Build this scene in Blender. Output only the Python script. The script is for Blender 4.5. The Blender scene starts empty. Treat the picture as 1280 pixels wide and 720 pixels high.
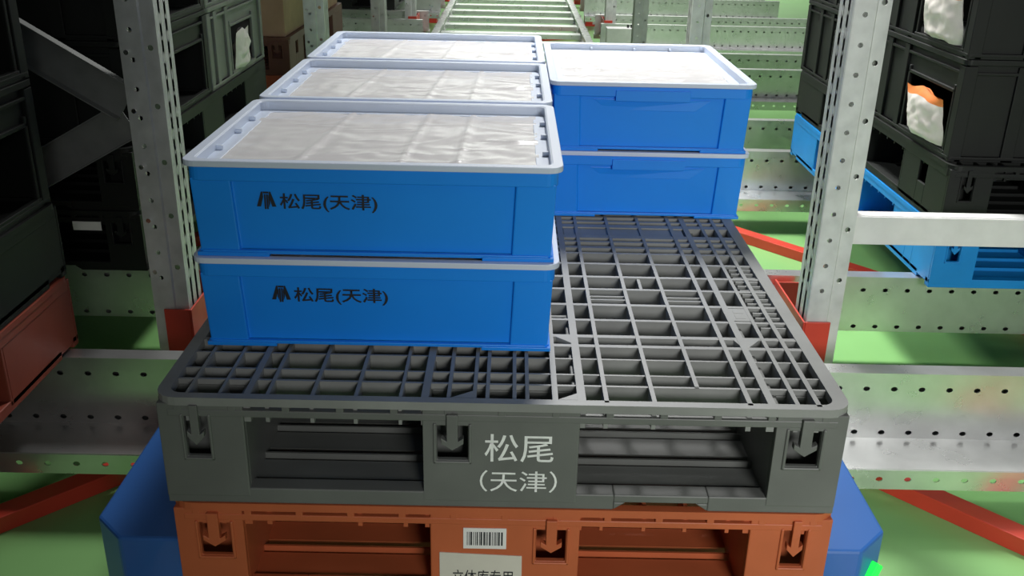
import bpy, bmesh, math, random
from mathutils import Vector, Matrix, Euler, noise
random.seed(7)
S = bpy.context.scene
COL = S.collection
F = 0.74            # height of the grey pallet's top above the floor

# ------------------------------------------------------------------ camera
def make_camera():
    f, p, yaw, roll = 1198.0, 0.3963, -0.0047, 0.0219
    cp, sp, cy, sy, cr, sr = math.cos(p), math.sin(p), math.cos(yaw), math.sin(yaw), math.cos(roll), math.sin(roll)
    fwd = Vector((-sy * cp, cy * cp, -sp)); r = Vector((cy, sy, 0)); u = r.cross(fwd)
    r2 = r * cr + u * sr; u2 = u * cr - r * sr
    cam = bpy.data.cameras.new('camera'); o = bpy.data.objects.new('camera', cam); COL.objects.link(o)
    M = Matrix((r2, u2, -fwd)).transposed().to_4x4()
    M.translation = Vector((0.5393, -1.2782, 0.7269 + F))
    o.matrix_world = M
    cam.sensor_width = 36.0; cam.lens = f / 1280 * 36.0; cam.clip_start = 0.02; cam.clip_end = 100
    S.camera = o
make_camera()

# ------------------------------------------------------------------ light
S.view_settings.view_transform = 'Standard'; S.view_settings.look = 'None'
S.view_settings.gamma = 1.0; S.view_settings.use_curve_mapping = False
S.view_settings.exposure = 0.0
w = bpy.data.worlds.new('hall'); S.world = w; w.use_nodes = True
bg = w.node_tree.nodes['Background']; bg.inputs[0].default_value = (0.80, 0.86, 0.90, 1); bg.inputs[1].default_value = 0.06

def area(name, loc, target, sx, sy, power, col=(1, 1, 1), spread=180):
    l = bpy.data.lights.new(name, 'AREA'); l.shape = 'RECTANGLE'; l.size = sx; l.size_y = sy
    l.energy = power; l.color = col; l.spread = math.radians(spread)
    o = bpy.data.objects.new(name, l); COL.objects.link(o)
    o.location = loc
    d = Vector(target) - Vector(loc)
    o.rotation_euler = d.to_track_quat('-Z', 'Y').to_euler()
    return o
area('aisle_lamp', (1.05, 3.6, F + 3.5), (2.3, 1.2, 0.0), 0.5, 1.2, 88, (1.0, 0.99, 0.97), 95)
area('right_lane_lamp', (2.7, 2.6, F + 4.2), (2.0, .9, -.7), 0.8, 1.2, 2.0, (1.0, 0.99, 0.97), 50)
area('lane_fill', (-0.6, 3.0, F + 2.2), (2.0, 2.3, -.7), 0.4, 0.6, 15, (1.0, 0.99, 0.97), 70)  # added fill that brightens the floor under the blue pallet
area('far_aisle_lamp', (2.4, 6.6, F + 3.6), (2.2, 8.0, -.5), 1.0, 3.0, 105, (1.0, 0.99, 0.97), 105)
area('wall_fill', (1.0, 13.5, F + 3.4), (1.0, 17, 0.0), 5.0, 1.0, 500, (1.0, 0.99, 0.97))  # added fill on the far wall, for a paler floor reflection
area('front_lamp', (1.8, -4.0, F + 1.3), (1.8, .6, .1), 1.2, 1.0, 17.5, (1.0, 0.99, 0.97), 56)
area('side_lamp', (3.2, -1.2, F + 2.4), (1.6, 1.2, .1), 1.0, 1.0, 1.6, (1.0, 0.99, 0.97), 60)

# ------------------------------------------------------------------ materials
def mat(name, col, rough=0.5, metal=0.0, var=0.0, scale=20.0, spec=0.5, bump=0.0, bscale=200.0, emit=None, sss=0.0, rvar=0.0):
    m = bpy.data.materials.new(name); m.use_nodes = True
    nt = m.node_tree; b = nt.nodes['Principled BSDF']
    b.inputs['Base Color'].default_value = (*col, 1); b.inputs['Roughness'].default_value = rough
    b.inputs['Metallic'].default_value = metal; b.inputs['Specular IOR Level'].default_value = spec
    tc = nt.nodes.new('ShaderNodeTexCoord')
    n = nt.nodes.new('ShaderNodeTexNoise'); n.inputs['Scale'].default_value = scale; n.inputs['Detail'].default_value = 6
    nt.links.new(tc.outputs['Object'], n.inputs['Vector'])
    if var:
        r = nt.nodes.new('ShaderNodeValToRGB')
        r.color_ramp.elements[0].position = 0.3; r.color_ramp.elements[1].position = 0.7
        r.color_ramp.elements[0].color = (*[c * (1 - var) for c in col], 1)
        r.color_ramp.elements[1].color = (*[min(1, c * (1 + var)) for c in col], 1)
        nt.links.new(n.outputs['Fac'], r.inputs['Fac']); nt.links.new(r.outputs['Color'], b.inputs['Base Color'])
    if rvar:
        mr = nt.nodes.new('ShaderNodeMapRange')
        mr.inputs['To Min'].default_value = max(0.02, rough - rvar); mr.inputs['To Max'].default_value = rough + rvar
        nt.links.new(n.outputs['Fac'], mr.inputs['Value']); nt.links.new(mr.outputs['Result'], b.inputs['Roughness'])
    if bump:
        n2 = nt.nodes.new('ShaderNodeTexNoise'); n2.inputs['Scale'].default_value = bscale; n2.inputs['Detail'].default_value = 4
        nt.links.new(tc.outputs['Object'], n2.inputs['Vector'])
        bp = nt.nodes.new('ShaderNodeBump'); bp.inputs['Strength'].default_value = bump; bp.inputs['Distance'].default_value = 0.002
        nt.links.new(n2.outputs['Fac'], bp.inputs['Height']); nt.links.new(bp.outputs['Normal'], b.inputs['Normal'])
    if sss:
        b.inputs['Subsurface Weight'].default_value = sss; b.inputs['Subsurface Radius'].default_value = (0.01, 0.01, 0.012)
    if emit:
        b.inputs['Emission Color'].default_value = (*emit[0], 1); b.inputs['Emission Strength'].default_value = emit[1]
    return m
M_ = {}
M_['floor'] = mat('green_epoxy', (0.22, 0.46, 0.16), 0.36, var=0.10, scale=1.6, bump=0.05, bscale=60, rvar=0.08)
M_['zinc'] = mat('galvanised_steel', (0.72, 0.73, 0.72), 0.28, 0.85, var=0.08, scale=10, rvar=0.03)
M_['post'] = mat('galvanised_upright', (0.62, 0.64, 0.62), 0.5, 0.35, var=0.12, scale=18, rvar=0.06)
M_['beam'] = mat('painted_beam', (0.70, 0.71, 0.69), 0.5, 0.1, var=0.05)
M_['red'] = mat('red_paint', (0.56, 0.050, 0.028), 0.42, var=0.08, scale=9)
M_['crate'] = mat('blue_plastic', (0.010, 0.275, 0.93), 0.36, var=0.05, scale=5)
M_['lid'] = mat('milky_plastic', (0.68, 0.76, 0.90), 0.38, sss=0.15)
M_['film'] = mat('white_film', (0.80, 0.785, 0.79), 0.22, var=0.03, scale=6)
M_['ink'] = mat('black_ink', (0.012, 0.014, 0.02), 0.6)
M_['paint_white'] = mat('pale_stencil_paint', (0.86, 0.89, 0.86), 0.6, var=0.10, scale=60)
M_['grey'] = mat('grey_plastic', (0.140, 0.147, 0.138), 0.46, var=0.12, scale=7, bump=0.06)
M_['greydeck'] = mat('toplit_grey_plastic', (0.250, 0.258, 0.247), 0.46, var=0.14, scale=9, bump=0.06)  # same grey plastic; light on the deck is put into this paler colour
M_['redpal'] = mat('dark_red_plastic', (0.30, 0.062, 0.036), 0.5, var=0.10, scale=7)
M_['brace'] = mat('dull_brace_steel', (0.22, 0.23, 0.22), 0.55, 0.2, var=0.1)
M_['orange'] = mat('orange_plastic', (0.50, 0.120, 0.045), 0.46, var=0.10, scale=7, bump=0.06)
M_['bluepal'] = mat('blue_pallet_plastic', (0.006, 0.225, 0.60), 0.42, var=0.08, scale=7)
M_['black'] = mat('black_plastic', (0.009, 0.0105, 0.0095), 0.5, spec=0.35, var=0.15, scale=7)
M_['olive'] = mat('grey_green_plastic', (0.16, 0.17, 0.15), 0.45, var=0.12, scale=7)
M_['brown'] = mat('brown_plastic', (0.16, 0.065, 0.04), 0.5, var=0.12, scale=7)
M_['card'] = mat('cardboard', (0.50, 0.33, 0.20), 0.8, var=0.08, scale=10)
M_['bag'] = mat('white_paper_bag', (0.72, 0.67, 0.63), 0.55, var=0.08, scale=25)
M_['bagtop'] = mat('orange_bag_edge', (0.75, 0.22, 0.05), 0.55)
M_['paper'] = mat('label_paper', (0.66, 0.63, 0.55), 0.6, var=0.03)
M_['white'] = mat('white_sticker', (0.80, 0.79, 0.77), 0.5)
M_['shuttle'] = mat('blue_shuttle_paint', (0.030, 0.13, 0.42), 0.35, var=0.06, scale=4)
M_['dark'] = mat('dark_steel', (0.05, 0.052, 0.055), 0.45, 0.6)
M_['rubber'] = mat('black_rubber', (0.02, 0.02, 0.02), 0.7)
M_['led'] = mat('green_led', (0.02, 0.5, 0.08), 0.3, emit=((0.01, 1.0, 0.07), 0.9))
M_['bolt'] = mat('bright_bolt', (0.85, 0.85, 0.83), 0.2, 1.0)

# ------------------------------------------------------------------ helpers
class MB:
    def __init__(s): s.v = []; s.f = []
    def quad(s, a, b, c, d):
        n = len(s.v); s.v += [a, b, c, d]; s.f.append((n, n + 1, n + 2, n + 3))
    def box(s, x0, x1, y0, y1, z0, z1):
        n = len(s.v)
        s.v += [(x0, y0, z0), (x1, y0, z0), (x1, y1, z0), (x0, y1, z0), (x0, y0, z1), (x1, y0, z1), (x1, y1, z1), (x0, y1, z1)]
        s.f += [tuple(n + i for i in q) for q in ((3, 2, 1, 0), (4, 5, 6, 7), (0, 1, 5, 4), (1, 2, 6, 5), (2, 3, 7, 6), (3, 0, 4, 7))]
    def hexa(s, bot, top):
        n = len(s.v); k = len(bot); s.v += list(bot) + list(top)
        s.f.append(tuple(n + i for i in reversed(range(k)))); s.f.append(tuple(n + k + i for i in range(k)))
        for i in range(k):
            j = (i + 1) % k; s.f.append((n + i, n + j, n + k + j, n + k + i))
    def prism(s, poly, z0, z1):                      # poly in x,y (counter-clockwise)
        s.hexa([(x, y, z0) for x, y in poly], [(x, y, z1) for x, y in poly])
    def prism_y(s, poly, y0, y1):                    # poly in x,z, extruded along y
        s.hexa([(x, y1, z) for x, z in poly], [(x, y0, z) for x, z in poly])
    def ring(s, outer, inner, z0, z1):               # two loops of equal length
        n = len(s.v); k = len(outer)
        for L, z in ((outer, z0), (inner, z0), (outer, z1), (inner, z1)): s.v += [(x, y, z) for x, y in L]
        for i in range(k):
            j = (i + 1) % k
            o0, i0, o1, i1 = n, n + k, n + 2 * k, n + 3 * k
            s.f += [(o0 + i, o0 + j, o1 + j, o1 + i), (i0 + j, i0 + i, i1 + i, i1 + j),
                    (o1 + i, o1 + j, i1 + j, i1 + i), (o0 + j, o0 + i, i0 + i, i0 + j)]
    def ring_y(s, outer, inner, y0, y1):             # the same, standing in x,z
        n = len(s.v); k = len(outer)
        for L, y in ((outer, y0), (inner, y0), (outer, y1), (inner, y1)): s.v += [(x, y, z) for x, z in L]
        for i in range(k):
            j = (i + 1) % k
            o0, i0, o1, i1 = n, n + k, n + 2 * k, n + 3 * k
            s.f += [(o0 + i, o0 + j, i0 + j, i0 + i), (o1 + j, o1 + i, i1 + i, i1 + j),
                    (o0 + j, o0 + i, o1 + i, o1 + j), (i0 + i, i0 + j, i1 + j, i1 + i)]
    def bar(s, a, b, wx, wz):                        # rectangular bar between two points
        a = Vector(a); b = Vector(b); d = (b - a).normalized()
        up = Vector((0, 0, 1)) if abs(d.z) < 0.95 else Vector((0, 1, 0))
        r = d.cross(up).normalized() * wx / 2; u = r.cross(d).normalized() * wz / 2
        s.hexa([tuple(a - r - u), tuple(a + r - u), tuple(a + r + u), tuple(a - r + u)],
               [tuple(b - r - u), tuple(b + r - u), tuple(b + r + u), tuple(b - r + u)])
    def cyl(s, a, b, r, n=12):
        a = Vector(a); b = Vector(b); d = (b - a).normalized()
        up = Vector((0, 0, 1)) if abs(d.z) < 0.9 else Vector((1, 0, 0))
        x = d.cross(up).normalized(); y = d.cross(x)
        P = [x * math.cos(2 * math.pi * i / n) * r + y * math.sin(2 * math.pi * i / n) * r for i in range(n)]
        s.hexa([tuple(a + p) for p in P], [tuple(b + p) for p in P])
    def perf(s, O, U, V, lu, lv, holes, k=8, hr=None):
        """flat sheet O + u*U + v*V with holes (u, v, ru, rv); rows of holes get cells of their own"""
        O, U, V = Vector(O), Vector(U), Vector(V)
        P = lambda u, v: tuple(O + U * u + V * v)
        rows = {}
        for h in holes: rows.setdefault((round(h[1], 4), round(h[3], 4)), []).append(h)
        keys = sorted(rows)
        lo = 0.0
        for ki, key in enumerate(keys):
            v, rv = key; m = rv + 0.003
            if v - m > lo + 1e-6: s.quad(P(0, lo), P(lu, lo), P(lu, v - m), P(0, v - m))
            R = sorted(rows[key]); u0 = 0.0
            for i, (hu, hv, ru, _) in enumerate(R):
                c0, c1 = hu - ru - 0.003, hu + ru + 0.003
                if c0 > u0 + 1e-6: s.quad(P(u0, v - m), P(c0, v - m), P(c0, v + m), P(u0, v + m))
                n = len(s.v)
                for t in range(k):
                    a = 2 * math.pi * t / k
                    ca, sa = math.cos(a), math.sin(a)
                    q = 1 / max(abs(ca), abs(sa))
                    s.v.append(P(hu + (ru + 0.003) * ca * q, v + m * sa * q))
                    s.v.append(P(hu + ru * ca * 1.05, v + rv * sa * 1.05))
                for t in range(k):
                    j = (t + 1) % k
                    s.f.append((n + 2 * t, n + 2 * j, n + 2 * j + 1, n + 2 * t + 1))
                u0 = c1
            if u0 < lu - 1e-6: s.quad(P(u0, v - m), P(lu, v - m), P(lu, v + m), P(u0, v + m))
            lo = v + m
        if lo < lv - 1e-6: s.quad(P(0, lo), P(lu, lo), P(lu, lv), P(0, lv))
    def mesh(s, name, material):
        me = bpy.data.meshes.new(name); me.from_pydata(s.v, [], s.f); me.update()
        me.materials.append(material)
        return me
    def build(s, name, material, parent=None, loc=None, bevel=0.0, thick=0.0, smooth=False, weld=False, recalc=False):
        me = s.mesh(name, material)
        if weld or recalc:
            bm = bmesh.new(); bm.from_mesh(me)
            if weld: bmesh.ops.remove_doubles(bm, verts=bm.verts, dist=1e-5)
            if recalc: bmesh.ops.recalc_face_normals(bm, faces=bm.faces)
            bm.to_mesh(me); bm.free()
        if smooth:
            for p in me.polygons: p.use_smooth = True
        o = bpy.data.objects.new(name, me); COL.objects.link(o)
        if parent: o.parent = parent
        if loc: o.location = loc
        if thick:
            md = o.modifiers.new('thickness', 'SOLIDIFY'); md.thickness = thick; md.offset = 0
        if bevel:
            md = o.modifiers.new('bevel', 'BEVEL'); md.width = bevel; md.segments = 2; md.limit_method = 'ANGLE'; md.angle_limit = math.radians(40)
        return o

def empty(name, loc, rz=0.0):
    o = bpy.data.objects.new(name, None); COL.objects.link(o); o.location = loc; o.rotation_euler = (0, 0, rz)
    o.empty_display_size = 0.1
    return o
def tag(o, label, cat, group=None):
    o['label'] = label; o['category'] = cat
    if group: o['group'] = group
    elif 'group' in o.keys(): del o['group']
    return o
def copy_tree(o, parent=None):
    c = o.copy(); COL.objects.link(c); c.parent = parent
    for ch in list(o.children): copy_tree(ch, c)
    return c
def rrect(x0, x1, y0, y1, r, n=5):
    P = []
    for cx, cy, a0 in ((x1 - r, y0 + r, -90), (x1 - r, y1 - r, 0), (x0 + r, y1 - r, 90), (x0 + r, y0 + r, 180)):
        for i in range(n + 1):
            a = math.radians(a0 + 90 * i / n); P.append((cx + r * math.cos(a), cy + r * math.sin(a)))
    return P
def text_mesh(body, size, depth=0.0004, bold=0.0, space=1.0):
    cu = bpy.data.curves.new('lettering', 'FONT'); cu.body = body; cu.size = size; cu.extrude = depth; cu.offset = bold
    cu.align_x = 'CENTER'; cu.align_y = 'CENTER'; cu.space_character = space; cu.resolution_u = 3
    o = bpy.data.objects.new('lettering', cu); COL.objects.link(o)
    dg = bpy.context.evaluated_depsgraph_get(); dg.update()
    me = bpy.data.meshes.new_from_object(o.evaluated_get(dg))
    bpy.data.objects.remove(o); bpy.data.curves.remove(cu)
    return me
def text_fit(body, material, parent, name, xc, y, zc, width, height, bold=0.0):
    """upright lettering facing -y, stretched to width x height around (xc, zc)"""
    me = text_mesh(body, 1.0, 0.0, bold)
    xs = [v.co.x for v in me.vertices]; ys = [v.co.y for v in me.vertices]
    x0, x1, y0, y1 = min(xs), max(xs), min(ys), max(ys)
    for v in me.vertices:
        u = (v.co.x - (x0 + x1) / 2) / (x1 - x0) * width; t = (v.co.y - (y0 + y1) / 2) / (y1 - y0) * height
        v.co = (xc + u, y, zc + t)
    me.materials.clear(); me.materials.append(material)
    o = bpy.data.objects.new(name, me); COL.objects.link(o); o.parent = parent
    return o

# ------------------------------------------------------------------ the setting
wl = MB(); wl.box(-6, 9, 17.0, 17.1, 0, 6)  # unseen wall, added so the far floor mirrors something pale
wall = wl.build('wall_reflector', mat('pale_wall', (0.74, 0.75, 0.74), 0.7, var=.05, scale=2)); wall['kind'] = 'structure'
fl = MB(); fl.box(-6, 9, -5, 19, -0.1, 0.0)
floor = fl.build('floor', M_['floor']); floor['kind'] = 'structure'

# ------------------------------------------------------------------ plastic pallet
PW, PD, PH = 1.072, 1.62, 0.1925
def make_pallet(name, m, latch=True):
    root = empty(name, (0, 0, 0))
    H = PH
    # grid deck
    d = MB()
    d.ring(rrect(0, PW, 0, PD, 0.035), rrect(0.020, PW - 0.024, 0.016, PD - 0.016, 0.02), H - 0.014, H)
    xl = [(.048, .005), (.098, .005), (.141, .010), (.172, .006), (.241, .006), (.308, .006), (.377, .005), (.415, .012), (.451, .006), (.491, .006),
          (.511, .006), (.553, .006), (.573, .006), (.616, .009), (.657, .013), (.695, .007), (.769, .007), (.843, .007), (.916, .008), (.950, .012),
          (.990, .007), (1.022, .008)]
    for i, (x, t) in enumerate(xl):
        y0 = 0.068 if abs(x - .843) < 1e-3 else 0.01
        d.box(x - t / 2, x + t / 2, y0, PD - 0.01, H - 0.046, H - 0.0003 * (i % 3) - (0.0 if t > .0065 else 0.002))
    yl = [(.068, .005), (.106, .004), (.163, .004), (.209, .010), (.248, .011), (.318, .008), (.387, .009), (.464, .008), (.530, .009), (.603, .009), (.666, .009), (.704, .012)]
    yl += [(PD - y, t) for y, t in yl] + [(.773, .020), (PD - .773, .020), (.74, .008), (PD - .74, .008)]
    for i, (y, t) in enumerate(yl):
        d.box(0.01, PW - 0.01, y - t / 2, y + t / 2, H - 0.048, H - 0.001 - 0.0002 * (i % 3) - (0.0 if t > .006 else 0.002))
    for a, b in ((.77, .843), (.843, .916), (.695, .769), (.241, .308), (.308, .377), (.172, .241)):   # short double ribs in some cells
        for y in (.416, .432) if a != .843 else (.416, .432):
            if (a in (.695, .843, .308)): d.box(a, b, y - .002, y + .002, H - 0.04, H - 0.003)
    for a, b, y0, y1 in ((.80, .806, .464, .53), (.34, .346, .464, .53)): d.box(a, b, y0, y1, H - .04, H - .003)
    for y in [.06 + .026 * i for i in range(9)] + [.30 + .022 * i for i in range(20)]:      # fine ribs by the rims
        yy = y if y < .30 else y
        if .30 <= y < .62: d.box(1.0, 1.045, yy - .002, yy + .002, H - .04, H - .003); d.box(.02, .05, yy - .002, yy + .002, H - .04, H - .003)
    def tri(pts):
        a = sum(pts[i][0] * pts[(i + 1) % 3][1] - pts[(i + 1) % 3][0] * pts[i][1] for i in range(3))
        d.prism(pts if a > 0 else pts[::-1], H - .02, H - .0008)
    for yy, sg in ((.248, 1), (PD - .248, -1)):
        tri([(.657, yy - .035 * sg), (.615, yy + .004 * sg), (.657, yy + .004 * sg)])
        tri([(.950, yy - .045 * sg), (.990, yy + .004 * sg), (.935, yy + .004 * sg)])
        tri([(.415, yy - .035 * sg), (.455, yy + .004 * sg), (.415, yy + .004 * sg)])
        tri([(.141, yy - .045 * sg), (.10, yy + .004 * sg), (.155, yy + .004 * sg)])
    for x in (.620, .455): d.prism([(x, .018), (x + .035, .018), (x + .035, .042)], H - .02, H - .0008)
    # solid drainage band across the middle and two clip seats
    d.box(.665, .94, PD / 2 - .030, PD / 2 + .030, H - .03, H - .004); d.box(.15, .41, PD / 2 - .030, PD / 2 + .030, H - .03, H - .004)
    for cx in (.972, .10):
        d.box(cx - .022, cx + .02, .325, .380, H - .02, H - .001); d.box(cx - .01, cx + .008, .335, .352, H - .004, H - .0006); d.box(cx - .01, cx + .008, .358, .372, H - .004, H - .0006)
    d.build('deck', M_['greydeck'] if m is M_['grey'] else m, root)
    # sides: blocks standing between two fork openings on every face
    def block(b, x0, x1, y0, y1, hole=None, hy=None):
        z0, z1, t = 0.012, H - .012, .010
        e = .010
        fx0 = x0 - (0 if x0 < .01 else e); fx1 = x1 + (0 if x1 > PW - .01 else e)
        # walls
        if hole is None: b.box(x0, x1, y0, y0 + t, z0, z1)
        else:
            h0, h1, g0, g1 = hole
            b.ring_y([(x0, z0), (x1, z0), (x1, z1), (x0, z1)], [(h0, g0), (h1, g0), (h1, g1), (h0, g1)], y0, y0 + t)
            # raised frame round the hole
            b.box(h0 - .006, h0 - .001, y0 - .003, y0 + t, g0 - .006, g1 + .004); b.box(h1 + .001, h1 + .006, y0 - .003, y0 + t, g0 - .006, g1 + .004)
            b.box(h0 - .006, h1 + .006, y0 - .003, y0 + t, g0 - .006, g0 - .001)
        b.box(x0, x1, y1 - t, y1, z0, z1)
        for xx in (x0, x1 - t):
            if hy and ((xx == x0 and x0 < .01) or (xx != x0 and x1 > PW - .01)):
                a0, a1, g0, g1 = hy
                b.box(xx, xx + t, y0 + t, a0, z0, z1); b.box(xx, xx + t, a1, y1 - t, z0, z1)
                b.box(xx, xx + t, a0, a1, z0, g0); b.box(xx, xx + t, a0, a1, g1, z1)
            else: b.box(xx, xx + t, y0 + t, y1 - t, z0, z1)
        b.box(x0 + t, x1 - t, y0 + .06, y0 + .066, z0, z1)
    XB = ((.004, .136), (.412, .655), (.958, PW - .004)); YB = ((.003, .36), (.68, .94), (PD - .36, PD - .003))
    holes = ((.044, .080, H - .106, H - .034), (.434, .482, H - .104, H - .042), (.980, 1.030, H - .104, H - .040))
    for i, (x0, x1) in enumerate(XB):
        for j, (y0, y1) in enumerate(YB):
            b = MB(); block(b, x0, x1, y0, y1, holes[i] if j == 0 else None, (.16, .22, H - .104, H - .04) if j == 0 and i != 1 else None)
            b.build('block', m, root, bevel=0.002)
    # skirt above the openings with its long slots
    s = MB()
    for y0, y1 in ((.002, .016), (PD - .016, PD - .002)):
        s.box(.02, PW - .02, y0, y1, H - .034, H - .022)
        x = .03
        while x < PW - .03:
            s.box(x, x + .012, y0, y1, H - .024, H - .010); x += .083
    for x0, x1 in ((.002, .016), (PW - .016, PW - .002)): s.box(x0, x1, .02, PD - .02, H - .036, H - .010)
    s.box(.13, .42, .02, .028, H - .045, H - .014); s.box(.65, .965, .02, .028, H - .045, H - .014)
    s.build('skirt', m, root, bevel=0.0015)
    # bottom runners and the slats seen through the openings
    r = MB()
    for y0, y1 in ((.004, .034), (PD - .034, PD - .004)):
        for x0, x1, z in ((.004, .715, 0), (.866, PW - .004, 0), (.715, .866, .014)):
            r.box(x0, x1, y0, y1, z, .028)
    r.prism_y([(.715, .0), (.735, .014), (.715, .014)], .004, .034); r.prism_y([(.846, .014), (.866, 0), (.866, .014)], .004, .034)
    for x0, x1 in ((.004, .10), (PW - .10, PW - .004), (.44, .63)): r.box(x0, x1, .1, PD - .1, .001, .026)
    r.build('runner', m, root, bevel=0.002)
    sl = MB(); y = .045
    while y < PD - .10:
        hs = []
        sl.box(.10, PW - .10, y, y + .052, .006, .022)
        sl.box(.10, PW - .10, y + .060, y + .064, .0, .030)
        y += .088
    sl.build('bottom_slats', m, root)
    if latch:
        for h0, h1, g0, g1 in holes:
            c = (h0 + h1) / 2; k = MB(); hw = (h1 - h0) / 2
            top = g1 + .022; sw = hw * .36; hd = hw * .72; b0 = g0 + (g1 - g0) * .34; b1 = g0 + (g1 - g0) * .60
            k.prism_y([(c - sw, b1), (c - hd, b1 + .006), (c - hd, b1 - .004), (c, b0), (c + hd, b1 - .004), (c + hd, b1 + .006), (c + sw, b1), (c + sw, top), (c - sw, top)], -.004, .008)
            k.build('latch_arrow', m, root, bevel=0.001)
    return root

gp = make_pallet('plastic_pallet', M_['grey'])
def place(o, x, y, z, rz=0): o.location = (x, y, z); o.rotation_euler.z = rz; return o
def repaint(o, m):
    for ch in o.children_recursive:
        if ch.type == 'MESH': ch.data = ch.data.copy(); ch.data.materials[0] = m
op = copy_tree(gp); repaint(op, M_['orange'])
for ch in op.children:                                # this one stands the other way round
    for v in ch.data.vertices: v.co.x = PW - v.co.x
    ch.data.flip_normals()
bpal = copy_tree(gp); repaint(bpal, M_['bluepal'])
kpal = copy_tree(gp); repaint(kpal, M_['black'])
wpal = copy_tree(gp); repaint(wpal, M_['brown'])
PGRP = 'plastic pallets'
place(gp, 0, 0, F - PH + .0006); tag(gp, 'grey plastic grid-deck pallet with white stencilled characters under the blue crates', 'pallet', PGRP)
text_fit('松尾', M_['paint_white'], gp, 'stencilled_lettering', .562, .0022, PH - .080, .108, .050, .004)
text_fit('（天津）', M_['paint_white'], gp, 'stencilled_lettering', .562, .0022, PH - .141, .122, .040, .002)
place(op, .004, .002, F - 2 * PH); tag(op, 'orange plastic pallet with barcode and paper label, directly under the grey pallet', 'pallet', PGRP)
# stickers on the orange pallet
lb = MB(); lb.box(.471, .541, .0012, .0028, PH - .080, PH - .040); bar_lab = lb.build('barcode_label', M_['white'], op)
bc = MB(); x = .477; rnd = random.Random(3)
while x < .535:
    wd = rnd.choice((.0010, .0010, .0018, .0026)); bc.box(x, x + wd, .0006, .0014, PH - .073, PH - .047); x += wd + rnd.choice((.0010, .0014, .0022))
bc.build('barcode', M_['ink'], bar_lab)
lb = MB(); lb.hexa([(.432, .0028, PH - .17), (.432, .0012, PH - .17), (.568, .0012, PH - .174), (.568, .0028, PH - .174)][::-1],
                   [(.432, .0028, PH - .089), (.432, .0012, PH - .089), (.567, .0012, PH - .094), (.567, .0028, PH - .094)][::-1])
pl = lb.build('paper_label', M_['paper'], op, recalc=True)
text_fit('立体库专用', M_['ink'], pl, 'lettering', .503, .0008, PH - .137, .100, .028, .004)

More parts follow.
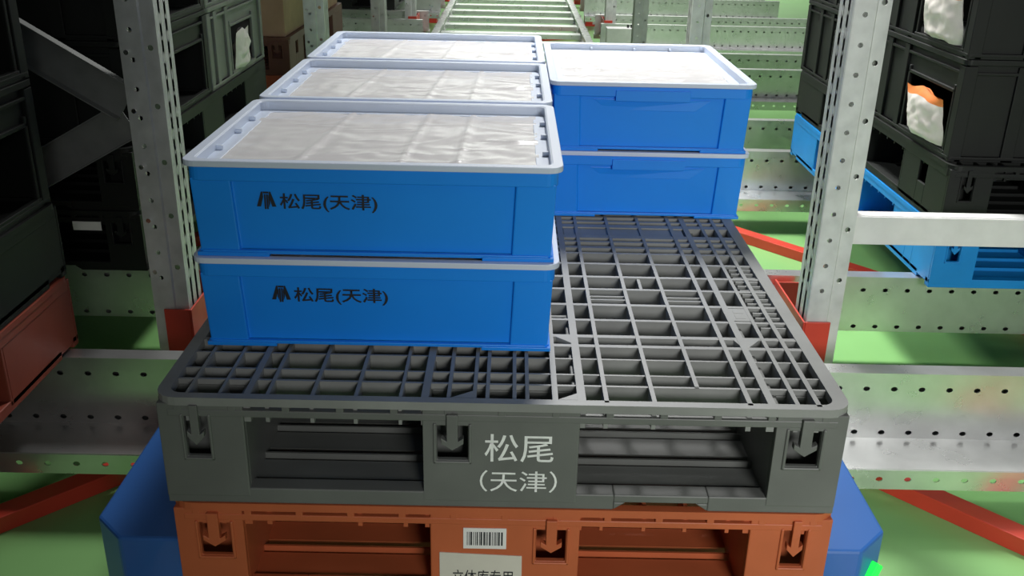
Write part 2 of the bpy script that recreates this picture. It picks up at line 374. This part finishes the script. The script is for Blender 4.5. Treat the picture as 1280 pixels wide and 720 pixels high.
# ------------------------------------------------------------------ blue crates
CL, CB, CH = .600, .472, .1617
def make_crate():
    root = empty('storage_crate', (0, 0, 0))
    hx, hy = CL / 2 - .007, CB / 2 - .007
    zt = CH - .011; zb = CH - .030
    b = MB()
    def ringpts(ix, iy, rec, cx, cy):
        # outline with recessed middles on the four faces, corner posts left proud
        X, Y = ix, iy
        return [(-X, -Y), (-X + cx, -Y), (-X + cx, -Y + rec), (X - cx, -Y + rec), (X - cx, -Y), (X, -Y), (X, -Y + cy), (X - rec, -Y + cy), (X - rec, Y - cy), (X, Y - cy),
                (X, Y), (X - cx, Y), (X - cx, Y - rec), (-X + cx, Y - rec), (-X + cx, Y), (-X, Y), (-X, Y - cy), (-X + rec, Y - cy), (-X + rec, -Y + cy), (-X, -Y + cy)]
    bo = ringpts(hx - .008, hy - .008, .007, .064, .060); to = ringpts(hx - .003, hy - .003, .007, .064, .060)
    b.hexa([(x, y, .004) for x, y in bo], [(x, y, zb) for x, y in to])
    body = b.build('body', M_['crate'], root, bevel=0.0025)
    # bottom flange, lifted in the middle of each side
    g = MB()
    for sx in (-1, 1):
        for sy in (-1, 1):
            g.box(min(sx * (hx - .003), sx * (hx - .12)), max(sx * (hx - .003), sx * (hx - .12)), min(sy * (hy - .003), sy * (hy - .11)), max(sy * (hy - .003), sy * (hy - .11)), 0, .007)
    g.box(-hx + .012, hx - .012, -hy + .005, hy - .005, .004, .010)
    g.box(-hx + .005, hx - .005, -hy + .012, hy - .012, .004, .010)
    g.build('foot_flange', M_['crate'], root, bevel=0.0012)
    # top band under the lid
    t = MB(); t.ring(rrect(-hx, hx, -hy, hy, .018), rrect(-hx + .005, hx - .005, -hy + .005, hy - .005, .014), zb - .004, zt)
    t.build('rim', M_['crate'], root, bevel=0.0015)
    # handles on the short ends
    for s in (-1, 1):
        h = MB(); x0, x1 = sorted((s * (hx - .012), s * (hx + .004)))
        h.box(x0, x1, -.085, .085, zt - .032, zt - .008)
        x0, x1 = sorted((s * (hx - .014), s * (hx - .0085)))
        h.hexa([(x0, -.10, zt - .056), (x1 - .004, -.10, zt - .056), (x1, .10, zt - .056), (x0, .10, zt - .056)], [(x0, -.135, zt - .030), (x1, -.135, zt - .030), (x1, .135, zt - .030), (x0, .135, zt - .030)])
        h.build('handle', M_['crate'], root, bevel=0.002)
    # milky lid: skirt, raised rim, sunken panel
    l = MB(); lx, ly = CL / 2, CB / 2
    o_ = rrect(-lx, lx, -ly, ly, .022); i_ = rrect(-lx + .017, lx - .017, -ly + .017, ly - .017, .014)
    l.ring(o_, i_, CH - .010, CH)
    i2 = rrect(-lx + .014, lx - .014, -ly + .014, ly - .014, .016); i3 = rrect(-lx + .042, lx - .042, -ly + .042, ly - .042, .010)
    l.ring(i2, i3, CH - .024, CH - .017)
    i4 = rrect(-lx + .028, lx - .028, -ly + .028, ly - .028, .012); i5 = rrect(-lx + .034, lx - .034, -ly + .034, ly - .034, .012)
    l.ring(rrect(-lx + .015, lx - .015, -ly + .015, ly - .015, .016), rrect(-lx + .019, lx - .019, -ly + .019, ly - .019, .014), CH - .022, CH - .001)
    for sx in (-1, 1):
        for y in (-.10, .02, .12): l.box(sx * (lx - .024) - .006, sx * (lx - .024) + .006, y - .003, y + .003, CH - .017, CH - .009)
    lid = l.build('lid', M_['lid'], root, bevel=0.0015)
    # sunken panel with crumpled film look
    nx, ny = 96, 72; px, py = lx - .036, ly - .036; g = MB()
    rn = random.Random(11)
    seams = [(-.115, .10), (.045, .06), (.135, .03)]
    creases = []
    for k in range(26):
        a = rn.uniform(-.25, .6); L = rn.uniform(.03, .09); creases.append((rn.uniform(-px, px), rn.uniform(-py, py), math.cos(a), math.sin(a), L, rn.uniform(.0010, .0026)))
    for j in range(ny + 1):
        for i in range(nx + 1):
            x = -px + 2 * px * i / nx; y = -py + 2 * py * j / ny
            z = .0016 * noise.noise(Vector((x * 14, y * 14, 2))) + .0012 * noise.noise(Vector((x * 34, y * 34, 5)))
            for sx, sl in seams:
                q = x - sx - sl * y; z += .0022 * math.exp(-(q / .006) ** 2)
            for cx, cy, ca, sa, L, h in creases:
                u = (x - cx) * ca + (y - cy) * sa; t = -(x - cx) * sa + (y - cy) * ca
                z += h * math.exp(-(u / L) ** 2 - ((t - u * u * 2) / .005) ** 2)
            g.v.append((x, y, CH - .0175 + z * 1.15))
    for j in range(ny):
        for i in range(nx):
            n = j * (nx + 1) + i; g.f.append((n, n + 1, n + nx + 2, n + nx + 1))
    g.build('panel', M_['film'], lid, smooth=True)
    return root
crate = make_crate()
PL = lambda x, z: (x, z)
def logo(parent, x0, y, z0, w, h, style):
    m = MB(); k = w / 10.0; q = h / 8.0
    def P(*pts): m.prism_y([(x0 + a * k, z0 + b * q) for a, b in pts], y, y + .0006)
    P((0, 1.2), (2.1, 1.2), (3.5, 5.6), (3.4, 8), (2.6, 8))
    P((3.8, 6.6), (3.8, 0.8), (3.1, 2.6), (3.1, 4.6)) if style else None
    P((4.0, 6.8), (4.0, 0), (4.85, 0), (4.85, 6.8)); P((5.15, 6.8), (5.15, 0), (6.0, 0), (6.0, 6.8)); P((3.6, 8), (3.6, 7.2), (6.4, 7.2), (6.4, 8))
    P((6.2, 6.6), (6.2, .8), (6.9, 2.6), (6.9, 4.6))
    P((6.6, 8), (6.5, 5.6), (7.9, 1.2), (10, 1.2), (7.4, 8))
    m.build('printed_mark', M_['ink'], parent, recalc=True)
CG = 'blue lidded crates on the grey pallet'
def put_crate(cx, cy, z, rz, label, first=False):
    c = crate if first else copy_tree(crate)
    place(c, cx, cy, z, rz); tag(c, label, 'crate', CG); return c
cx0 = .0233 + .300; y0 = .1698 + CB / 2
spec = [(cx0, y0, 0, 0, 'lower blue crate of the front stack, printed, resting on the grey pallet'),
        (cx0, y0, 1, 0, 'upper blue crate of the front stack with printed lettering and pale lid'),
        (cx0, y0 + .490, 0, 0, 'lower blue crate of the middle left stack, hidden behind the printed front crates'),
        (cx0, y0 + .490, 1, 0, 'upper blue crate with pale lid, middle of the three in the left row'),
        (cx0 - .001, y0 + .980, 0, 0, 'lower blue crate of the rear left stack'),
        (cx0 - .001, y0 + .980, 1, 0, 'upper blue crate with pale lid, rearmost of the three in the left row'),
        (.6275 + CB / 2, .902 + .3, 0, -math.pi / 2, 'lower blue crate of the right stack, turned end-on with its handle to the front'),
        (.6255 + CB / 2, .898 + .3, 1, -math.pi / 2, 'upper blue crate of the right stack with bright white lid, end-on')]
CR = []
for i, (x, y, lv, rz, lab) in enumerate(spec):
    c = put_crate(x, y, F + .0008 + lv * (CH + .0003), rz, lab, i == 0); CR.append(c)
for c, dx, st in ((CR[1], 0.0, 0), (CR[0], .012, 1)):
    yy = -CB / 2 + .0158
    logo(c, -.188 + dx, yy, .080, .031, .029, st)
    text_fit('松尾(天津)', M_['ink'], c, 'printed_lettering', -.073 + dx, yy, .092, .156, .030, .012)

# ------------------------------------------------------------------ shuttle under the pallets
ZT = F - .42
sh = empty('pallet_shuttle', (0, 0, 0))
X0, X1, Y0, Y1, ch = -.250, 1.285, .205, 1.45, .064
octo = lambda e: [(X0 + ch - e, Y0 + e), (X1 - ch + e, Y0 + e), (X1 - e, Y0 + ch - e), (X1 - e, Y1 - ch + e), (X1 - ch + e, Y1 - e), (X0 + ch - e, Y1 - e), (X0 + e, Y1 - ch + e), (X0 + e, Y0 + ch - e)]
octo = lambda e: [(X0 + ch, Y0 + e), (X1 - ch, Y0 + e), (X1 - e, Y0 + ch), (X1 - e, Y1 - ch), (X1 - ch, Y1 - e), (X0 + ch, Y1 - e), (X0 + e, Y1 - ch), (X0 + e, Y0 + ch)]
b = MB(); b.prism(octo(0), .13, ZT); b.build('body', M_['shuttle'], sh, bevel=0.006)
b = MB(); b.prism(octo(.03), .124, .131); b.build('chassis', M_['dark'], sh)
b = MB(); b.box(.03, .50, .30, 1.35, ZT, F - 2 * PH - .0005); b.box(.56, 1.03, .30, 1.35, ZT, F - 2 * PH - .0005); b.build('lift_platform', M_['dark'], sh, bevel=.003)
for x in (-.235, 1.255):
    for y in (.42, .62, 1.02, 1.22):
        b = MB(); b.cyl((x, y, .168), (x + .03, y, .168), .048, 20); b.build('wheel', M_['rubber'], sh)
b = MB()
for sx in (0, 1):
    a = (X1 - ch - .004, Y0 - .006, .17) if sx else (X0 + ch - .004, Y0 - .002, .18)
    e = (X1 - .012, Y0 + ch - .024, .262) if sx else (X0 + .001, Y0 + ch - .004, .235)
    if sx: b.bar(a, e, .016, .028)
led = b.build('status_light', M_['led'], sh, bevel=.003); led['label'] = 'glowing green status light'
tag(sh, 'dark blue rail shuttle with chamfered corners carrying the two pallets', 'shuttle')

# ------------------------------------------------------------------ aisle rails
for i, (x0, nm) in enumerate(((-.27, 'left'), (1.235, 'right'))):
    r = MB(); r.box(x0, x0 + .07, -1.2, 15, .105, .12); r.box(x0 + .03, x0 + .04, -1.2, 15, .0, .105); r.box(x0, x0 + .07, -1.2, 15, 0, .01)
    y = .3
    while y < 15: r.box(x0 - (.03 if i == 0 else 0), x0 + (.07 if i == 0 else .10), y, y + .03, 0, .09); y += 1.115
    tag(r.build('aisle_rail', M_['zinc']), 'long galvanised rail along the %s side of the aisle under the shuttle' % nm, 'rail', 'aisle rails')

y = 6.8; k = 0
NTH = ['nearest', 'second', 'third', 'fourth', 'fifth', 'sixth', 'seventh', 'eighth', 'ninth', 'tenth', 'eleventh', 'twelfth']
while y < 13.5 and k < 11:
    t = MB(); t.box(-.19, 1.225, y, y + .16, .088, .094); t.box(-.19, 1.225, y, y + .004, .05, .088); t.box(-.19, 1.225, y + .156, y + .16, .05, .088)
    tag(t.build('cross_tie', M_['zinc']), 'flat galvanised cross tie between the aisle rails, %s in view beyond the crates' % NTH[k], 'cross tie', 'aisle cross ties')
    y += .62; k += 1

# ------------------------------------------------------------------ perforated storage rails
ZR = F - .39
def rail_mesh(x0, x1, toward, name, side):
    m = MB(); n = int((x1 - x0) / .0705); L = x1 - x0
    u = [(i + .5) * .0705 + .01 for i in range(n)]
    web = [(a, -.170 + .187 + .056 - .056, .0085, .0065) for a in u] + [(a + .012, .187 - .043, .0085, .0065) for a in u if a + .03 < L]
    # web sheet: v measured up from the web's foot
    m.perf((0, 0, -.187), (1, 0, 0), (0, 0, 1), L, .187, web)
    t = -.15 if toward else .15
    m.quad((0, 0, -.187), (L, 0, -.187), (L, t, -.187), (0, t, -.187))
    m.perf((0, t, -.243), (1, 0, 0), (0, 0, 1), L, .056, [(a + .02, .029, .0085, .0065) for a in u if a + .04 < L])
    m.quad((0, 0, 0), (L, 0, 0), (L, .048, 0), (0, .048, 0))
    m.quad((0, .048, 0), (L, .048, 0), (L, .048, -.187), (0, .048, -.187))
    if toward: m.quad((0, 0, -.187), (L, 0, -.187), (L, .048, -.187), (0, .048, -.187))
    return m.build(name, M_['zinc'], thick=.0028, weld=True)
LANES = [(.878, True), (1.537, False), (3.142, True), (3.739, False)]
YS = [(.878, True), (1.537, False), (3.10, True), (3.76, False), (5.33, True), (5.99, False), (7.57, True), (8.22, False), (9.80, True), (10.45, False), (12.03, True), (12.68, False)]
ORD = ['nearest', 'second', 'third', 'fourth', 'fifth', 'sixth', 'seventh', 'eighth', 'ninth', 'tenth', 'eleventh', 'farthest']
for side in ('right', 'left'):
    protos = {}
    for i, (y, tw) in enumerate(YS):
        x0, x1 = (1.33, 3.5) if side == 'right' else (-2.2, -.275)
        if tw in protos: o = protos[tw].copy(); COL.objects.link(o)
        else: o = rail_mesh(x0, x1, tw, 'storage_rail', side); protos[tw] = o
        o.location = (x0, y, ZR)
        tag(o, 'galvanised perforated storage rail on the %s of the aisle, %s' % (side, {0: 'nearest to the camera', 11: 'farthest from the camera'}.get(i, ORD[i] + ' from the camera')), 'rail', 'storage rails on the ' + side)

# ------------------------------------------------------------------ uprights
def make_upright(side):
    """column with its front at y=0, width .10 along x, depth .11 along y, foot on the floor at z=0"""
    root = empty('rack_upright', (0, 0, 0)); HZ = 2.3; m = MB()
    W, D = .095, .11
    zs = lambda p, o: [o + p * i for i in range(int((HZ - .4) / p))]
    # front: plain lip, stepped groove, second strip
    inner = 0 if side == 'right' else W
    m.perf((0, 0, .02), (0, 0, 1), (1, 0, 0), HZ, .056, [(a, .030, .0065, .0065) for a in zs(.075, .42)])
    m.quad((.056, 0, .02), (.056, 0, HZ + .02), (.060, .006, HZ + .02), (.060, .006, .02))
    m.perf((.060, .006, .02), (0, 0, 1), (1, 0, 0), HZ, .035, [(a, .016, .0075, .0075) for a in zs(.150, .45)])
    for x in (0, W):
        sl = []
        for a in zs(.10, .42): sl += [(a, .034, .015, .0055), (a + .05, .034, .006, .004), (a + .05, .078, .015, .0055), (a, .078, .006, .004)]
        m.perf((x, .0 if x == 0 else .006, .02), (0, 0, 1), (0, 1, 0), HZ, D, sl)
        s = 1 if x == 0 else -1
        m.quad((x, D, .02), (x, D, HZ + .02), (x + s * .03, D, HZ + .02), (x + s * .03, D, .02))
    m.build('column', M_['post'], root, thick=.0025, weld=True)
    f = MB(); f.box(-.03, W + .03, -.03, D + .03, 0, .012)
    if side == 'right':
        f.box(-.006, .066, -.012, -.006, .012, .348); f.box(-.012, -.006, -.012, D + .20, .012, .348)
        f.box(-.012, .066, D + .195, D + .201, .012, .34)
    else:
        f.box(W - .066, W + .006, -.012, -.006, .012, .348); f.box(W + .006, W + .012, -.012, D + .20, .012, .348)
        f.box(W - .066, W + .012, D + .195, D + .201, .012, .34)
    ft = f.build('foot_guard', M_['red'], root, bevel=.002); ft['label'] = 'red foot guard'
    b = MB()
    for i in range(12):
        z = .46 + .15 * i
        b.cyl((.018 if side == 'left' else W - .012, -.003, z), (.018 if side == 'left' else W - .012, -.010, z), .0065, 8)
    if side == 'left': b.build('bolt', M_['bolt'], root)['kind'] = 'stuff'
    return root
PY = [1.20, 3.43, 5.66, 7.84, 10.12, 12.35]
PO = ['nearest', 'second', 'third', 'fourth', 'fifth', 'sixth']
for side, x in (('right', 1.389), ('left', -.459)):
    p0 = make_upright(side)
    for i, y in enumerate(PY):
        o = p0 if i == 0 else copy_tree(p0)
        place(o, x, y, 0)
        tag(o, '%s perforated steel upright with red foot on the %s of the aisle' % ('nearest' if i == 0 else PO[i] + ' from camera,', side), 'upright', 'uprights along the %s of the aisle' % side)
# braces and beam of the near frames
def thing_bar(name, pts, wx, wz, m, label, cat, group=None, bevel=.002):
    b = MB()
    for a, c in pts: b.bar(a, c, wx, wz)
    return tag(b.build(name, m, bevel=bevel), label, cat, group)
b = MB()      # C-section beam
b.box(1.487, 2.62, 1.215, 1.221, F - .165, F - .085); b.box(1.487, 2.62, 1.221, 1.262, F - .089, F - .083); b.box(1.487, 2.62, 1.221, 1.262, F - .167, F - .161)
tag(b.build('rack_beam', M_['beam'], bevel=.0015), 'pale steel cross beam bolted to the near right upright, in front of the blue pallet', 'beam')
def cbrace(a, c, label, yo=0.0):
    a, c = Vector(a), Vector(c); d = (c - a).normalized(); n = Vector((-d.z, 0, d.x)); 
    if n.z < 0: n = -n
    m = MB()
    def strip(o0, o1, y0, y1):
        P = [a + n * o0, c + n * o0, c + n * o1, a + n * o1]
        m.hexa([(p.x, y1 + yo, p.z) for p in P], [(p.x, y0 + yo, p.z) for p in P])
    strip(-.05, .05, 1.24, 1.243); strip(.047, .05, 1.215, 1.24); strip(-.05, -.047, 1.215, 1.24)
    return tag(m.build('rack_brace', M_['brace'], recalc=True), label, 'brace', 'diagonal braces of the left rack frame')
cbrace((-1.40, 0, F + .75), (-.474, 0, F + .182), 'upper diagonal brace sloping down to the near left upright')
cbrace((-1.00, 0, F - .155), (-.492, 0, F + .128), 'lower diagonal brace rising to the near left upright', .032)

# ------------------------------------------------------------------ red bracing on the floor
zc = .022
k = 0
FB = [('right', (1.43, 1.04), (2.33, .10), 'red floor brace running out from the near right upright towards the camera'),
      ('right', (1.52, 1.30), (1.75, 1.46), 'short red floor brace behind the near right upright'),
      ('right', (1.42, 3.06), (2.50, 1.83), 'red floor brace seen under the blue pallet behind the near right upright'),
      ('left', (-.375, .97), (-1.30, .03), 'red floor brace at lower left running out from the near left upright'),
      ('left', (-.40, 3.10), (-1.40, 2.05), 'red floor brace behind the near left upright'),
      ('right', (1.20, 6.95), (.62, 6.55), 'red floor brace crossing the aisle beyond the white lids'),
      ('right', (1.20, 9.1), (.60, 8.75), 'farther red floor brace crossing the aisle in the background')]
for s, a, c, lab in FB:
    b = MB(); b.bar((a[0], a[1], zc), (c[0], c[1], zc), .060, .044)
    tag(b.build('floor_brace', M_['red'], bevel=.002), lab, 'brace', 'red floor braces')
for x0, nm in ((1.335, 'right'), (-.355, 'left')):
    b = MB(); b.box(x0, x0 + .05, -.7, .20, 0, .07); b.box(x0 - .01, x0 + .06, -.7, .20, 0, .012)
    tag(b.build('guide_bar', M_['red'], bevel=.004), 'red guide bar on the floor beside the shuttle, %s side' % nm, 'guide bar', 'red guide bars')

# ------------------------------------------------------------------ stored loads
def make_bin(m, w0, w1):
    """tall stacking bin, .53 (x) by .80 (y) by .30, with a picking window in the side that faces -x"""
    root = empty('stacking_bin', (0, 0, 0)); W, D, H, t = .525, .80, .300, .006
    b = MB()
    b.box(.012, W - .012, .012, D - .012, .0, .008)
    b.box(.014, W - .014, .014, .014 + t, .0, H - .01); b.box(.014, W - .014, D - .014 - t, D - .014, .0, H - .01)
    b.box(W - .014 - t, W - .014, .014 + t, D - .014 - t, 0, H - .01)
    # window side
    for y0, y1, z0, z1 in ((.014, w0, 0, H - .01), (w1, D - .014, 0, H - .01), (w0, w1, 0, .022), (w0, w1, .20, H - .01)):
        b.box(.014, .014 + t, y0, y1, z0, z1)
    b.build('body', m, root)
    r = MB(); r.ring(rrect(0, W, 0, D, .02), rrect(.022, W - .022, .022, D - .022, .012), H - .016, H)
    r.ring(rrect(.005, W - .005, .005, D - .005, .02), rrect(.018, W - .018, .018, D - .018, .012), H - .045, H - .036)
    r.build('rim', m, root, bevel=.002)
    q = MB()
    for y in (.0, w1 + .02, w1 + .17, D - .05): q.box(.004, .016, y + .005, y + .042, 0, H - .02)
    for y in (w0, w1): q.box(.006, .016, y - .006, y + .006, .02, .22)
    q.box(.006, .016, w0 - .006, w1 + .006, .196, .206); q.box(.004, .018, w0 - .01, w1 + .01, .012, .024)
    for x in (.005, .16, .33, W - .045): q.box(x, x + .038, .004, .016, 0, H - .02); q.box(x, x + .038, D - .016, D - .004, 0, H - .02)
    q.ring(rrect(.003, W - .003, .003, D - .003, .01), rrect(.0165, W - .0165, .0165, D - .0165, .006), .006, .016)
    q.box(.19, .335, .008, .016, H - .11, H - .06)
    q.build('ribs', m, root, bevel=.002)
    f = MB(); f.ring(rrect(.004, W - .004, .004, D - .004, .02), rrect(.03, W - .03, .03, D - .03, .012), 0, .016); f.build('foot', m, root, bevel=.002)
    return root
bins = {'black': make_bin(M_['black'], .055, .40), 'olive': make_bin(M_['olive'], .16, .50)}
used = set()
def put_bin(c, x, y, z, flip, label, group):
    o = bins[c]
    if c in used: o = copy_tree(o)
    used.add(c)
    if flip: place(o, x, y + .80, z, math.pi)      # window faces +x
    else: place(o, x, y, z)
    return tag(o, label, 'bin', group)
ZP = ZR; Z2 = ZP + PH + .0005; Z3 = Z2 + PH + .0005
pal_used = set()
def put_pallet(proto, x, y, z, label):
    o = proto
    if proto.name in pal_used: o = copy_tree(proto)
    pal_used.add(proto.name); place(o, x, y, z); return tag(o, label, 'pallet', PGRP)
ZP += .0015
# right, second lane
put_pallet(bpal, 1.832, 1.455, ZP, 'blue plastic pallet on the rails at right, below the black bins')
put_pallet(kpal, 1.832, 1.458, Z2 + .0015, 'black plastic pallet at right, on the blue pallet')
g = 'black bins at right'
for t in range(2):
    for j in range(2):
        put_bin('black', 1.835, 1.50 + .805 * j, Z3 + .0015 + .3005 * t, False,
                '%s black bin of the %s stack at right' % (('lower', 'upper')[t], ('front', 'rear')[j]) + (' with white paper bag in its window' if j == 0 else ''), g)
# left, nearest lane
x = -.568 - PW
o1 = put_pallet(op, 0, 0, 0, 'x') if False else None
lop = copy_tree(op); repaint(lop, M_['redpal'])
for ch in list(lop.children_recursive):
    if ch.name.split('.')[0] in ('barcode_label', 'barcode', 'paper_label', 'lettering'): bpy.data.objects.remove(ch)
place(lop, x, .965 - PD, ZP); tag(lop, 'orange-red plastic pallet at the left edge carrying black bins', 'pallet', PGRP)
put_pallet(kpal, x, .965 - PD, Z2 + .0015, 'black plastic pallet at the left edge, on the orange-red pallet')
for t in range(2):
    put_bin('black', -.572, .155, Z3 + .0015 + .3005 * t, True, '%s black bin at the left edge, nearest the camera' % ('lower', 'upper')[t], 'black bins at left')
# left, second lane
put_pallet(kpal, x, 1.46, ZP, 'bottom black pallet behind the near left upright, on the rails')
put_pallet(kpal, x, 1.462, Z2 + .0015, 'second black pallet behind the near left upright, under the grey bins')
for t in range(2):
    for j in range(2):
        put_bin('black' if j == 0 else 'olive', -.572, 1.50 + .805 * j, Z3 + .0015 + .3005 * t, True,
                ('%s black bin behind the near left upright and its braces' if j == 0 else '%s grey-green bin at left behind the near left upright') % ('lower', 'upper')[t], 'bins in the second lane at left')
# left, third lane
lb3 = copy_tree(lop); repaint(lb3, M_['orange']); place(lb3, x - .03, 3.70, ZP); tag(lb3, 'orange pallet far left beneath the brown pallet', 'pallet', PGRP)
put_pallet(wpal, x - .03, 3.70, Z2 + .0015, 'brown plastic pallet far left under cardboard boxes')
for j, (y0, y1, h) in enumerate(((3.72, 4.42, .26), (4.45, 5.25, .30))):
    b = MB(); b.box(-1.2, -.62, y0, y1, 0, h); o = empty('cardboard_box', (0, 0, Z3 + .0015)); b.build('carton', M_['card'], o, bevel=.004)
    t_ = MB(); t_.box(-.92, -.88, y0 - .001, y1 + .001, h - .03, h + .0012); t_.build('tape', M_['brown'], o)
    tag(o, 'tan cardboard box on the brown pallet, %s of the two' % ('nearer', 'farther')[j], 'box', 'cardboard boxes at left')
# left, fifth lane
put_pallet(kpal, x - .03, 8.25, ZP, 'distant black pallet in the background left of the aisle, on the rails')
put_bin('black', -.60, 8.28, Z2 + .0015, True, 'distant black bin in the background left of the aisle', 'black bins at left')

# ------------------------------------------------------------------ paper bags and tags
def bag(x, y0, y1, z, h, tilt, label, top, group):
    root = empty('paper_bag', (x, (y0 + y1) / 2, z))
    g = MB(); n, k = 22, 26; w_ = (y1 - y0)
    rn = random.Random(int(y0 * 100) + int(z * 100))
    P = []
    for side in (1, -1):
        for j in range(k + 1):
            for i in range(n + 1):
                u = -1 + 2 * i / n; v = j / k
                th = .024 * (1 - abs(u) ** 3) * (1 - v ** 5 * .95) * (0.35 + .65 * min(1, v * 6 + .3)) 
                q = noise.noise(Vector((u * 2.2 + z * 9, v * 4.0, side * 3.1 + y0))) * .010 + noise.noise(Vector((u * 6, v * 9 + y0, side * 1.7))) * .004
                e = 1 + .05 * math.sin(v * 9 + side) * (1 - v)
                P.append((side * (th + q * (1 - abs(u) ** 4)), u * w_ / 2 * e, v * h + .008 * math.sin(u * 4 + y0) * v))
    N = (n + 1) * (k + 1); split = int(k * .88)
    lo, hi = MB(), MB(); lo.v = list(P); hi.v = list(P)
    for s in range(2):
        for j in range(k):
            for i in range(n):
                a = s * N + j * (n + 1) + i; f = (a, a + 1, a + n + 2, a + n + 1)
                (hi if j >= split else lo).f.append(f if s == 0 else f[::-1])
    for mb, nm, m in ((lo, 'bag_body', M_['bag']), (hi, 'bag_top', M_['bagtop'] if top else M_['bag'])):
        o = mb.build(nm, m, root, smooth=True)
        bm = bmesh.new(); bm.from_mesh(o.data); bmesh.ops.delete(bm, geom=[v for v in bm.verts if not v.link_faces], context='VERTS'); bm.to_mesh(o.data); bm.free()
    root.rotation_euler = (0, tilt, 0)
    return tag(root, label, 'bag', group)
bag(1.848, 1.572, 1.85, Z3 + .030, .150, -.18, 'white paper bag with orange top edge in the lower black bin window at right', True, 'paper bags at right')
bag(1.848, 1.572, 1.85, Z3 + .330, .160, -.18, 'white paper bag in the upper black bin window at right', True, 'paper bags at right')
bag(-.583, 2.65, 2.835, Z3 + .026, .150, .10, 'silvery white bag in the lower grey-green bin window at left', False, 'bags at left')
def sticker(x, y0, y1, z0, z1, label, axis='x'):
    b = MB()
    if axis == 'x': b.box(x, x + .003, y0, y1, z0, z1)
    else: b.box(y0, y1, x - .003, x, z0, z1)
    return b
st = MB(); st.box(-.775, -.69, 1.4535, 1.4565, F - .255, F - .228)
tag(st.build('shipping_label', M_['white']), 'small white label on the bottom black pallet behind the near left upright', 'label')
# control box beyond the crates
cb = empty('control_box', (1.30, 6.9, 0)); b = MB(); b.box(.02, .30, 0, .12, .20, .40); b.build('housing', M_['beam'], cb, bevel=.004)
b = MB(); b.box(.10, .13, .02, .06, 0, .20); b.box(.20, .23, .02, .06, 0, .20); b.build('stand', M_['dark'], cb)
b = MB(); [b.cyl((.20 + .03 * i, .06, .40), (.20 + .03 * i, .06, .425), .009, 8) for i in range(3)]; b.build('plug', M_['dark'], cb)
tag(cb, 'grey control box beside the far right upright in the background', 'control box')
